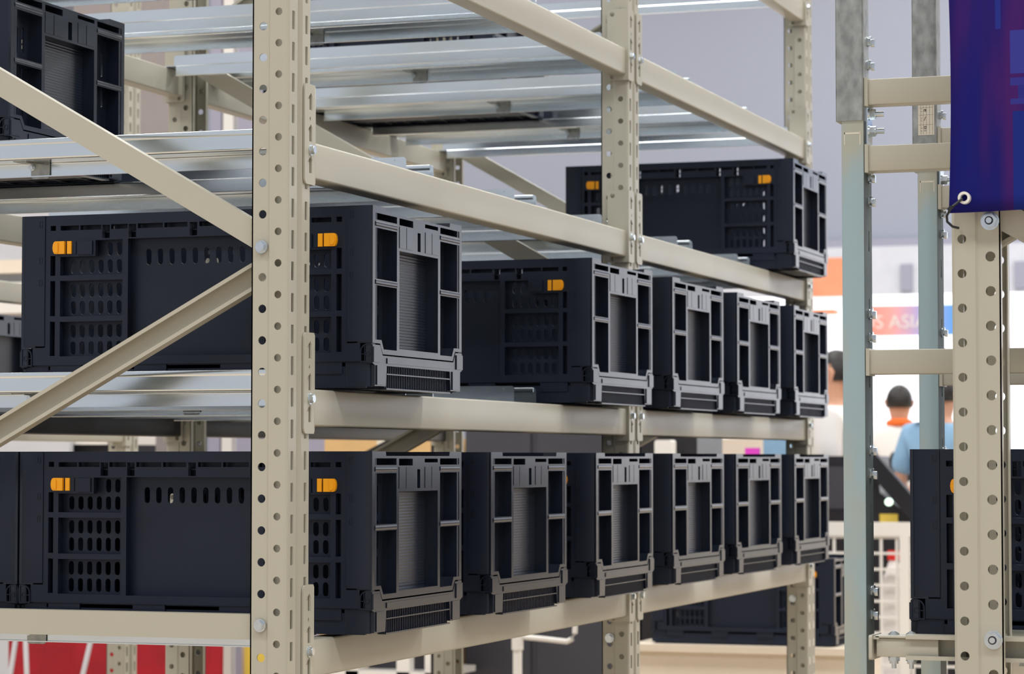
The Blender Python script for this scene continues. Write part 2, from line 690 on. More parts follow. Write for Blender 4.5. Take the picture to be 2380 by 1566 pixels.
# braces between front and rear posts
def channel_brace(name, y, p0, p1, label, opening, w=0.040, d=0.022):
    """p0, p1 are (x, z) ends; the open side faces -y when opening"""
    t = thing(name, label, 'brace', (p0[0], y, p0[1]), group='frame braces')
    L = math.hypot(p1[0] - p0[0], p1[1] - p0[1])
    ang = math.atan2(p1[1] - p0[1], p1[0] - p0[0])
    mb = MB()
    h = w / 2
    if opening:
        path = [(-d, -h + 0.006), (-d, -h), (0, -h), (0, h), (-d, h), (-d, h - 0.006)]
        # in (y, z): open lips point to -y
        mb.sheet([(a + d, b) for a, b in path], 0.002, 0, L, 'x')
    else:
        path = [(d, h - 0.006), (d, h), (0, h), (0, -h), (d, -h), (d, -h + 0.006)]
        mb.sheet(path, 0.002, 0, L, 'x')
    o = mb.build('channel', 'beige_paint', t, 30)
    t.rotation_euler = (0, -ang, 0)
    return t


FN = ('foreground', 'middle', 'farthest')
for i, y in enumerate(FR):
    yy = y + 0.012
    channel_brace('frame_brace', yy, (-0.030, 1.547), (-1.085, 2.150), f'beige diagonal brace of the {FN[i]} frame rising away to the rear post', False)
    channel_brace('frame_brace', yy + (0.026 if i else 0.026), (-0.030, 1.508), (-1.085, 0.945), f'beige open channel brace of the {FN[i]} frame descending to the rear post', True)
    channel_brace('frame_brace', yy, (-1.085, 2.190), (-0.030, 2.800), f'beige upper brace of the {FN[i]} frame rising towards the aisle', i != 0)
    if i == 0:
        channel_brace('frame_brace', yy, (-0.030, 0.9345), (-1.085, 0.9345), 'beige level brace crossing low in front of the nearest crate side', False)

# ------------------------------------------------------------------ rails
CELL = [(0.176, 0.636), (0.772, 1.232), (1.368, 1.828), (1.990, 2.450), (2.586, 3.046), (3.176, 3.632)]
SLOTN = ('first', 'second', 'third', 'fourth', 'fifth', 'last')


def rail_mesh(s):
    """s=+1: crate lies towards +y of the guide; z=0 is the beam top"""
    mb = MB()
    X1, X0 = -0.033, -1.097
    t = 0.0018
    g = rrect(X0, X1, 0.003, 0.035, 0.006, 3)
    g = [(u, v) if v > 0.015 else (X0 if u < -0.5 else X1, 0.0035) for u, v in g]
    g = [p for i, p in enumerate(g) if p not in g[:i]]
    mb.plate(g, [circ(-0.055, 0.029, 0.0015, 8)], lambda u, v, q: (u, s * q, v), 0.0, t)
    R_ = 0.0035
    fl = [(0.0, R_)] + [(R_ - R_ * math.cos(a), R_ - R_ * math.sin(a)) for a in (0.4, 0.8, 1.2)] + [(R_, 0.0), (0.0585, 0.0)]
    fl = [(s * y_, z_) for y_, z_ in fl]
    mb.sheet(fl, t if s > 0 else -t, X0, X1, 'x')                                     # bend and support flange
    lp = [(0.0585, 0.0018)] + [(0.0585 + R_ * math.sin(a), 0.0018 - R_ + R_ * math.cos(a)) for a in (0.4, 0.8, 1.2)] + [(0.062, -0.0017), (0.062, -0.0225), (0.0605, -0.0235), (0.055, -0.0235)]
    lp = [(s * y_, z_) for y_, z_ in lp]
    mb.sheet(lp, -t if s > 0 else t, X0 + 0.035, X1 - 0.035, 'x')                     # stiffening lip with hem
    # folded upper edge of the guide
    a, b = sorted((-s * 0.0028, s * 0.0))
    mb.prism(rrect(a, b, 0.0255, 0.0352, 0.0012, 2), X0 + 0.004, X1 - 0.006, 'x')
    return mb.mesh('rail_body', 'zinc_sheet', 30)


RAIL = {1: rail_mesh(1), -1: rail_mesh(-1)}
tb = MB()
tb.prism(rrect(-0.018, 0.018, -0.026, 0.004, 0.005, 3), -0.0035, -0.0015, 'y')
tb.box(-0.030, 0.012, -0.0445, -0.0015, 0.0, 0.002)
tb.bar((0.016, -0.0025, 0.0), (-0.004, -0.0445, 0.001), 0.002, 0.006)
TAB = tb.mesh('stop_bracket', 'zinc_dull', 30)
TABBOLT = hexbolt_mesh('bracket_bolt', 'y', -1, r=0.005, washer=0.006, head=0.004)


def rail(lv, ci, side):
    y = CELL[ci][0] if side > 0 else CELL[ci][1]
    nm = 'near' if side > 0 else 'far'
    t = thing('shelf_rail', f'galvanised rail on the {nm} side of the {SLOTN[ci]} crate slot, {LNAME[lv]}', 'rail', (0, y, LV[lv]), group='crate rails')
    link('rail_body', RAIL[side], t)
    if side > 0:
        b = link('stop_bracket', TAB, t)
        b.location = (-0.556, 0.060, -0.001)
        q = link('bolt', TABBOLT, b)
        q.location = (-0.016, -0.0035, -0.006)
    return t


for lv in range(5):
    for ci in range(6):
        if lv == 4 and ci < 3:
            continue
        for side in (1, -1):
            rail(lv, ci, side)

# ------------------------------------------------------------------ crates
CL, CW, CH = 0.650, 0.420, 0.300
HL, HW = CL / 2, CW / 2


def crate_meshes():
    M = {}
    # ---- long side (built for the -y side)
    tall = [161, 211, 325, 439, 489]
    slots = [(74, 109.5), (112, 152), (170.5, 202), (221, 268), (271, 314)]
    fr = []
    def zr(v0, v1):
        return CH - v1 / 1000, CH - v0 / 1000
    def R(u0, u1, v0, v1):
        a, b = zr(v0, v1)
        return rect(-HL + u0 / 1000, -HL + u1 / 1000, a, b)
    sym = lambda u0, u1: (650 - u1, 650 - u0)
    for u0, u1 in slots:
        fr += [R(u0, u1, 18, 26), R(*sym(u0, u1), 18, 26)]
    fr += [R(55, 65, 17.5, 26), R(*sym(55, 65), 17.5, 26)]
    for tcx in tall:
        fr.append(R(tcx - 7, tcx + 7, 18.5, 41))
    for a, b in ((55, 64.5),):
        for v0, v1 in ((69, 103), (112, 172), (181.5, 240)):
            fr += [R(a, b, v0, v1), R(*sym(a, b), v0, v1)]
    L1 = [(74, 43), (193, 43), (193, 103), (74, 103)]
    # upper recess: L-shaped around the latch housing
    up = [(141, 44), (193, 44), (193, 103), (74, 103), (74, 71), (141, 71)]
    fr.append([(-HL + u / 1000, CH - v / 1000) for u, v in up])
    fr.append([(HL - u / 1000, CH - v / 1000) for u, v in reversed(up)])
    for v0, v1 in ((112, 173), (182, 241)):
        fr += [R(74, 193, v0, v1), R(*sym(74, 193), v0, v1)]
    fr.append(R(203, 447, 43, 242))
    front = MB()
    outl = [(-HL + .0455, CH), (HL - .0455, CH), (HL - .0455, CH - .226), (HL - .022, CH - .226), (HL - .022, CH - .256), (-HL + .022, CH - .256), (-HL + .022, CH - .226), (-HL + .0455, CH - .226)]
    front.plate(outl, fr, lambda u, v, q: (u, -HW + q, v), 0.0015, 0.012)
    # inner skin with ovals
    ov = []
    xs = [89.8, 107.3, 124.8, 142.3, 159.8, 177.3]
    rows = [(58, xs[4:]), (87.5, xs), (128, xs), (157.5, xs), (197.7, xs), (226.5, xs)]
    for v, cx in rows:
        for u in cx:
            ov.append(oval(-HL + u / 1000, CH - v / 1000, 0.0098, 0.0235, 4))
            ov.append(oval(HL - u / 1000, CH - v / 1000, 0.0098, 0.0235, 4))
    for k in range(9):
        ov.append(oval((k - 4) * 0.0218 - 0.005, CH - 0.0735, 0.0102, 0.0275, 4))
    for tcx in tall:
        a, b = zr(19, 40)
        ov.append(rect(-HL + (tcx - 1.5) / 1000, -HL + (tcx + 6) / 1000, a, b))
    front.plate(rect(-HL + 0.03, HL - 0.03, CH - 0.256, CH - 0.004), ov, lambda u, v, q: (u, -HW + q, v), 0.0195, 0.0225)
    # joints closing the depth between frame and skin
    for v in (41.5, 104, 111, 174, 181, 243):
        a, b = zr(v, v + 1.6)
        for x0, x1 in ((-HL + .05, -HL + .2015), (HL - .2015, HL - .05)) if 42 < v < 243 else ((-HL + .05, HL - .05),):
            front.box(x0, x1, -HW + .011, -HW + .0195, a, b)
    for u in (66, 72, 194.5, 201):
        for q in (u, 650 - u):
            front.box(-HL + q / 1000 - .0008, -HL + q / 1000 + .0008, -HW + .011, -HW + .0195, CH - .256, CH - .042)
    front.box(-HL + .045, HL - .045, -HW + .002, -HW + .0225, CH - .004, CH - .0005)
    front.box(-HL + .045, HL - .045, -HW + .011, -HW + .0195, CH - .031, CH - .029)
    M['side_wall'] = front.mesh('side_wall', 'crate_plastic', 30)
    # ---- corner panel of the side (left one, +x mirrored by scale)
    cp = MB()
    prof = [(-HL + .0450, -HW), (-HL + .007, -HW), (-HL + .003, -HW + .0018), (-HL + .0008, -HW + .006), (-HL + .0008, -HW + .022), (-HL + .0450, -HW + .022)]
    cp.prism(prof, CH - .2235, CH, 'z')
    M['corner_panel'] = cp.mesh('corner_panel', 'crate_plastic', 50)
    mk = MB()
    for v0, v1 in ((9, 20), (71, 82), (109, 120)):
        a, b = zr(v0, v1)
        for q0, q1, w0, w1 in ((34.5, 35.3, a, b), (39.2, 40, a, b), (34.5, 40, a, a + .0008), (34.5, 40, b - .0008, b)):
            mk.box(-HL + q0 / 1000, -HL + q1 / 1000, -HW - .0006, -HW + .001, w0, w1)
    M['catch_mark'] = mk.mesh('catch_mark', 'crate_plastic', 30)
    # ---- latch
    la = MB()
    zc = CH - .0555
    def cap(u0, u1, h, y0, y1, rnd):
        n = 6
        p = []
        if rnd:
            for k in range(n + 1):
                a = PI / 2 + PI * k / n
                p.append((-HL + u0 / 1000 + .005 + .005 * math.cos(a), zc + h / 2 * math.sin(a) * (1 if True else 1)))
        else:
            p += [(-HL + u0 / 1000, zc + h / 2), (-HL + u0 / 1000, zc - h / 2)]
        p += [(-HL + u1 / 1000, zc - h / 2), (-HL + u1 / 1000, zc + h / 2)]
        la.prism(p, -HW + y0, -HW + y1, 'y')
    cap(62, 84.5, .0215, -.0045, .006, True)
    cap(64.5, 73, .0165, -.0062, .0, True)
    cap(88.5, 96.5, .0215, -.002, .006, False)
    M['latch'] = la.mesh('latch', 'orange_latch', 40)
    lc = MB()
    lc.box(-HL + .108, -HL + .136, -HW - .0015, -HW + .012, CH - .068, CH - .045)
    lc.box(-HL + .098, -HL + .1045, -HW + .0, -HW + .012, CH - .067, CH - .0445)
    M['latch_housing'] = lc.mesh('latch_housing', 'crate_plastic', 30)
    # ---- end wall (built for +x)
    en = MB()
    D = .027
    def E(w0, w1, v0, v1):
        a, b = zr(v0, v1)
        return rect(-HW + w0 / 1000, -HW + w1 / 1000, a, b)
    outl = [(-HW + .001, CH), (-HW + .060, CH), (-HW + .062, CH - .0075), (HW - .062, CH - .0075), (HW - .060, CH), (HW - .001, CH),
            (HW - .001, CH - .226), (HW - .034, CH - .226), (HW - .046, CH - .243), (-HW + .046, CH - .243), (-HW + .034, CH - .226), (-HW + .001, CH - .226)]
    wins = [E(13, 108, 36, 120), E(13, 108, 130.5, 222), E(312, 407, 36, 120), E(312, 407, 130.5, 222), E(119, 301, 67, 232),
            E(13, 108, 11.5, 22.5), E(312, 407, 11.5, 22.5), E(119, 182, 12, 23.5), E(238, 301, 12, 18.5), E(203, 217, 30, 62)]
    wins[1] = [(-HW + .013, CH - .1305), (-HW + .108, CH - .1305), (-HW + .108, CH - .235), (-HW + .050, CH - .235), (-HW + .040, CH - .220), (-HW + .013, CH - .220)]
    wins[3] = [(-p[0], p[1]) for p in reversed(wins[1])]
    en.plate(outl, wins, lambda u, v, q: (HL - q, u, v), 0.0, D)
    M['end_wall'] = en.mesh('end_wall', 'crate_gloss', 30)
    # recessed back skin with vertical slots
    bk = MB()
    hs = []
    for side in (-1, 1):
        for cx in (0.125, 0.146, 0.167):
            for v, h in ((81, 52), (138, 52), (197, 50)):
                hs.append(oval(side * cx, CH - v / 1000, 0.008, h / 1000 * .92, 4))
    bk.plate(rect(-HW + .012, HW - .012, CH - .256, CH - .010), hs, lambda u, v, q: (HL - q, u, v), D - .0015, D + .0015)
    M['end_skin'] = bk.mesh('end_skin', 'crate_gloss', 30)
    # central ribbed panel and rungs in front of the skin
    rp = MB()
    rp.box(HL - D, HL - D + .0045, -HW + .1195, -HW + .3005, CH - .236, CH - .064)
    M['ribbed_panel'] = rp.mesh('ribbed_panel', 'crate_ribbed', 30)
    M['rung'] = MB().prism(rrect(-.004, .0012, -.0045, .0045, .0022, 2), 0.0, .095, 'y').mesh('rung', 'crate_gloss', 30)
    M['stacking_pad'] = MB().box(-.002, .0008, 0.0, .0295, -.018, .018).mesh('stacking_pad', 'crate_gloss', 30)
    # ---- base: tray, end skirts, feet
    ba = MB()
    ba.box(-HL + .012, HL - .014, -HW + .006, -HW + .012, .001, .0445)
    ba.box(-HL + .012, HL - .014, HW - .012, HW - .006, .001, .0445)
    ba.box(-HL + .012, HL - .012, -HW + .006, HW - .006, .036, .042)
    ba.box(-HL + .02, HL - .02, -HW + .10, HW - .10, .001, .005)
    for k in range(-5, 6):
        ba.box(k * .055 - .0012, k * .055 + .0012, -HW + .012, HW - .012, .002, .036)
    for y in (-.19, -.14, -.10, -.05, 0, .05, .10, .14, .19):
        ba.box(-HL + .02, HL - .02, y - .0012, y + .0012, .002, .036)
    for s in (-1, 1):
        for k in range(4):
            ba.box(-.24 + k * .16 - .03, -.24 + k * .16 + .03, min(s * (HW - .006), s * (HW - .0035)), max(s * (HW - .006), s * (HW - .0035)), .024, .0445)
    M['base_tray'] = ba.mesh('base_tray', 'crate_plastic', 30)
    sk = MB()
    so = [(-HW + .001, CH - .2285), (-HW + .033, CH - .2285), (-HW + .0445, CH - .2455), (HW - .0445, CH - .2455), (HW - .033, CH - .2285), (HW - .001, CH - .2285),
          (HW - .001, CH - .259), (HW - .010, CH - .262), (HW - .010, .004), (HW - .058, .004), (HW - .062, CH - .262), (-HW + .062, CH - .262), (-HW + .058, .004),
          (-HW + .010, .004), (-HW + .010, CH - .262), (-HW + .001, CH - .259)]
    sk.plate(so, [], lambda u, v, q: (HL - q, u, v), -.0005, .012)
    for s in (-1, 1):
        a, b = sorted((s * (HW - .016), s * (HW - .052)))
        sk.prism([(a, .006), (b, .006), (b, CH - .262), (a, CH - .262)], HL + .0005, HL + .0025, 'x')
        a, b = sorted((s * (HW - .0015), s * (HW - .0315)))
        sk.box(HL, HL + .0025, a, b, CH - .2575, CH - .232)
    sk.box(HL, HL + .002, -HW + .062, HW - .062, CH - .258, CH - .249)
    M['end_skirt'] = sk.mesh('end_skirt', 'crate_gloss', 30)
    gr = MB()
    n = 36
    for k in range(n + 1):
        y = -.146 + .292 * k / n
        gr.box(HL - .014, HL - .0035, y - .0009, y + .0009, .0005, CH - .262)
    gr.box(HL - .015, HL - .013, -.148, .148, .0005, CH - .262)
    M['grille'] = gr.mesh('grille', 'crate_plastic', 30)
    M['grille_bar'] = MB().box(HL - .012, HL + .0005, -.148, .148, .0235, .0255).mesh('grille_bar', 'crate_gloss', 30)
    M['grille_sill'] = MB().box(HL - .014, HL + .001, -.150, .150, -.001, .0014).mesh('grille_sill', 'crate_gloss', 30)
    # ---- hinge bracket: quarter-round hollow block with ribs at a lower corner (left, -y side)
    hb = MB()
    u0, u1, z0, z1 = -HL + .001, -HL + .0215, CH - .2575, CH - .2265
    n = 7
    outer = [(u0, z0), (u1, z0)] + [(u1 - .014 + .014 * math.cos(PI / 2 * k / n), z1 - .014 + .014 * math.sin(PI / 2 * k / n)) for k in range(n + 1)] + [(u0, z1)]
    inner = [(u0 + .002, z0 + .002), (u1 - .002, z0 + .002)] + [(u1 - .014 + .012 * math.cos(PI / 2 * k / n), z1 - .014 + .012 * math.sin(PI / 2 * k / n)) for k in range(n + 1)] + [(u0 + .002, z1 - .002)]
    hb.plate(outer, [inner], lambda u, v, q: (u, -HW + q, v), -.0005, .016)
    hb.plate(outer, [], lambda u, v, q: (u, -HW + q, v), .014, .016)
    cx, cz = u0 + .0075, (z0 + z1) / 2 - .002
    hb.plate(circ(cx, cz, .0045), [circ(cx, cz, .003)], lambda u, v, q: (u, -HW + q, v), -.0002, .014)
    for q in ((u0 + .002, cx - .0045, cz - .0006, cz + .0006), (cx + .0045, u1 - .002, cz - .0006, cz + .0006)):
        hb.box(q[0], q[1], -HW, -HW + .014, q[2], q[3])
    hb.box(cx + .0045, cx + .0058, -HW, -HW + .014, z0 + .002, z1 - .002)
    M['hinge_bracket'] = hb.mesh('hinge_bracket', 'crate_plastic', 40)
    # foot block below the bracket
    fb = MB()
    fb.prism(rrect(-HL + .006, -HL + .052, -HW + .005, -HW + .020, .004, 3), .003, CH - .258, 'z')
    fb.box(-HL + .022, -HL + .0455, -HW + .002, -HW + .018, CH - .256, CH - .2275)
    M['foot_block'] = fb.mesh('foot_block', 'crate_plastic', 40)
    return M


CM = crate_meshes()


def make_crate(label, loc, rz=0.0, group=None, simple=False):
    t = thing('storage_crate', label, 'storage crate', loc, rz, group)
    for s in (1, -1):
        o = link('side_wall', CM['side_wall'], t)
        o.scale.y = s
        e = link('end_wall', CM['end_wall'], t)
        e.scale.x = s
        for n in ('end_skin', 'ribbed_panel'):
            link(n, CM[n], e)
        for w in (13, 312):
            for v in (29.2, 125.2):
                at(link('rung', CM['rung'], e), HL, -HW + w / 1000, CH - v / 1000)
        for w in (119, 151, 239, 271):
            at(link('stacking_pad', CM['stacking_pad'], e), HL, -HW + w / 1000, CH - .044)
        k = link('end_skirt', CM['end_skirt'], t)
        k.scale.x = s
        link('grille', CM['grille'], k)['kind'] = 'stuff'
        link('grille_bar', CM['grille_bar'], k)
        link('grille_sill', CM['grille_sill'], k)
        for sx in (1, -1):
            c = link('corner_panel', CM['corner_panel'], t)
            c.scale = (sx, s, 1)
            link('catch_mark', CM['catch_mark'], c)['kind'] = 'stuff'
            la = link('latch', CM['latch'], t)
            la.scale = (sx, s, 1)
            la['label'] = 'orange sliding latch'
            for n in ('latch_housing', 'hinge_bracket', 'foot_block'):
                q = link(n, CM[n], t)
                q.scale = (sx, s, 1)
    link('base_tray', CM['base_tray'], t)
    return t


FACE = 0.086
CY = [0.185, 0.780, 1.402, 2.008, 2.598, 3.190]
RZ = [0.0, -1.3, 0.0, -1.4, -2.0, -0.1]
cn = ('nearest', 'second', 'third', 'fourth', 'fifth', 'farthest')


def crate_at(lv, ci, label, rear=False, rz=None, group=None, dx=0.0, dy=0.0):
    x = (XF + XR) - FACE + HL - 0.020 if rear else FACE - HL
    a = math.radians(RZ[ci] if rz is None else rz)
    return make_crate(label, (x + dx, CY[ci] + HW + dy, LV[lv] + 0.0032), a, group)


g0 = 'crates on the lowest shelf'
for i in range(6):
    crate_at(0, i, f'black folding crate on the lowest shelf, {cn[i]} of the front row', group=g0)
crate_at(0, 0, 'black folding crate on the lowest shelf cut off by the left edge', rear=True, rz=0, group=g0)
g1 = 'crates on the second shelf'
for i, nm in ((0, 'nearest, beside the foreground post'), (2, 'second from left, by the middle post'), (3, 'third from left'), (4, 'fourth from left'), (5, 'last in the row')):
    crate_at(1, i, f'black folding crate on the second shelf, {nm}', group=g1, rz=(0, 0, -1.0, -1.3, -1.2, 0)[i], dy=-0.008 if i == 2 else 0.0)
crate_at(2, 5, 'black folding crate alone on the third shelf at the far right', rz=0)
crate_at(2, 0, 'black folding crate at top left behind the sloping brace', rear=True, rz=0, dx=-0.021)
crate_at(3, 4, 'black folding crate above the galvanised rails, only its underside showing', rear=True, rz=0)

# ------------------------------------------------------------------ second rack behind
X2 = -2.165
for i in (1, 2):
    post(X2, FR[i], ('beige post of the rack behind, outside the left edge', 'pale slotted post of the rack behind, seen at upper left')[i - 1])
    post(X2 - 1.148, FR[i], ('beige rear post of the rack behind, middle frame', 'beige rear post of the rack behind, far frame')[i - 1], mirror=True)
for lv in range(5):
    beam(lv, 1, False, X2, f'beige front beam of the rack behind, {LNAME[lv]}')
make_crate('black folding crate on the rack behind, sliver at the left edge', (X2 + 0.06 - HL, 2.60 + HW, LV[1] + 0.003))
for side in (1, -1):
    r = rail(1, 4, side)
    r.location.x = X2 - XF
    r['label'] = f'galvanised rail of the rack behind, {"near" if side > 0 else "far"} side under the crate'

# ------------------------------------------------------------------ opposite rack at the right edge
RX = 1.066
RPD = 0.070


def right_post():
    t = thing('rack_post', 'wide beige post at the right edge with two rows of round holes', 'rack post', (RX, 0.0, 0))
    mb = MB()
    z0, z1, tk = 0.0, 3.0, 0.0024
    h1 = [circ(0.015, 1.5172 - 0.05 * k + 1.0, 0.0066, 14) for k in range(0, 48)]
    h2 = [circ(0.0555, 1.4911 - 0.05 * k + 1.0, 0.0074, 14) for k in range(0, 48)]
    for s, y in ((1, 0.0), (-1, PW)):
        mb.plate(rect(0.004, 0.034, z0, z1), h1, lambda u, v, q, y=y, s=s: (u, y + s * q, v), 0, tk)
        mb.plate(rect(0.038, RPD, z0, z1), h2, lambda u, v, q, y=y, s=s: (u, y + s * (q + 0.003), v), 0, tk)
        mb.add([(0.034, y, z0), (0.034, y, z1), (0.038, y + s * 0.003, z1), (0.038, y + s * 0.003, z0)], [(0, 1, 2, 3)])
        mb.add([(0.004, y, z0), (0.004, y, z1), (0, y + s * 0.004, z1), (0, y + s * 0.004, z0)], [(0, 1, 2, 3)])
        mb.box(RPD - 0.002, RPD, min(y + s * 0.003, y + s * 0.018), max(y + s * 0.003, y + s * 0.018), z0, z1)
    for ya, yb, ys in ((0.004, 0.034, 0.018), (PW - 0.034, PW - 0.004, PW - 0.018)):
        mb.plate(rect(ya, yb, z0, z1), [rrect(ys - 0.005, ys + 0.005, 0.3 + 0.05 * k, 0.33 + 0.05 * k, 0.0015, 2) for k in range(50)], lambda u, v, q: (q, u, v), 0, tk)
    mb.sheet([(0, 0.034), (0.008, 0.040), (0.008, PW - 0.040), (0, PW - 0.034)], -0.002, z0, z1, 'z')
    mb.build('column', 'beige_paint', t, 30)
    MB().prism(rrect(-0.02, 0.09, -0.02, PW + 0.02, 0.004), 0, 0.006, 'z').build('foot_plate', 'zinc_dull', t)
    nut = MB()
    for a, b, r0, n in ((0, 0.002, 0.0135, 18), (0.002, 0.009, 0.0115, 6), (0.009, 0.0105, 0.0095, 16)):
        nut.prism([(r0 * math.cos(2 * PI * k / n + .2), r0 * math.sin(2 * PI * k / n + .2)) for k in range(n)], -a, -b, 'y')
    nm = nut.mesh('lock_nut', 'zinc_bolt', 30)
    st = MB()
    st.prism(circ(0, 0, 0.0062, 16), -0.0105, -0.0112, 'y')
    sm = st.mesh('nylon_ring', 'zip_black', 30)
    s2 = MB().prism(circ(0, 0, 0.0043, 12), -0.0105, -0.0130, 'y').mesh('bolt_end', 'zinc_bolt', 30)
    for z in (1.5424, 0.941):
        o = link('lock_nut', nm, t)
        o.location = (0.0555, 0.003, z)
        link('nylon_ring', sm, o)
        link('bolt_end', s2, o)
    return t


right_post()
# mirrored braces of the opposite frame
channel_brace('frame_brace', 0.012, (RX + 0.045, 1.566), (RX + 1.10, 0.9607), 'beige brace sloping down right of the wide post at the right edge', False)
channel_brace('frame_brace', 0.030, (RX + 0.045, 1.518), (RX + 1.10, 2.12), 'beige brace rising behind the banner at the right edge', True)
channel_brace('frame_brace', 0.022, (RX - 0.075, 0.926), (RX + 1.10, 0.926), 'beige open channel brace low behind the wide right post', True, w=0.036, d=0.030)
# short box beam that ties the mast to that frame
t = thing('tie_beam', 'short beige box beam with two bolts low beside the galvanised mast', 'tie beam', (0.943, 0.030, 0.9265))
MB().prism(rrect(0.0, 0.046, -0.0155, 0.0115, 0.002, 2), 0.004, 0.094, 'x').build('box_body', 'beige_paint', t)
MB().prism(rrect(-0.004, 0.050, 0.012, 0.0155, 0.001, 1), 0.003, 0.052, 'x').build('clamp_plate', 'beige_paint', t)
eb = MB().prism(rrect(-0.010, 0.060, -0.020, 0.016, 0.004, 3), -0.006, -0.001, 'x')
eb.box(-0.006, 0.008, -0.004, 0.050, 0.010, 0.0145)
eb.build('end_bracket', 'beige_paint', t)
cb = MB()
for k in range(5):
    r0, r1 = 0.0085 * math.cos(k * .3), 0.0085 * math.cos((k + 1) * .3)
    cb.prism(circ(0, 0, r0, 16), 0.0155 + 0.0011 * k, 0.0155 + 0.0011 * (k + 1), 'z')
cbm = cb.mesh('bolt_head', 'zinc_bolt', 40)
nu = MB()
nu.prism(circ(0, 0, 0.0085, 6), -0.0225, -0.0155, 'z')
nu.prism(circ(0, 0, 0.0065, 10), -0.0265, -0.0225, 'z')
nu.prism(circ(0, 0, 0.0035, 10), -0.0335, -0.0265, 'z')
num = nu.mesh('hex_nut', 'zinc_bolt', 30)
for x in (0.025, 0.051):
    o = link('bolt_head', cbm, t)
    o.location = (x, 0.022, 0)
    o = link('hex_nut', num, t)
    o.location = (x, 0.022, 0)

make_crate('black folding crate behind the wide post at the right edge', (0.968 + HL, 0.185 + HW, 0.9145))
for side, yy in ((1, 0.172), (-1, 0.618)):
    r = thing('shelf_rail', f'galvanised rail under the right edge crate, {"near" if side > 0 else "far"} side', 'rail', (RX + 1.12 + 0.0, yy, 0.9105))
    link('rail_body', RAIL[side], r)
g = thing('shelf_rail', 'galvanised crossbar behind the right edge post at mid height', 'rail', (2.20, 0.55, 1.34))
link('rail_body', RAIL[-1], g)


# the opposite rack goes on along the aisle beyond the right edge
for i in (1, 2):
    post(RX, FR[i], ('beige post of the opposite rack beyond the right edge, middle frame', 'beige post of the opposite rack beyond the right edge, far frame')[i - 1], mirror=True)
for bay in (0, 1):
    o = beam(0, bay, True, RX, f'beige front beam of the opposite rack beyond the right edge, {BAYN[bay]} bay')
for i in range(1, 6):
    make_crate(f'black folding crate of the opposite rack beyond the right edge, {cn[i]} in its row', (0.968 + HL, CY[i] + HW, 0.9145), group='crates of the opposite rack')


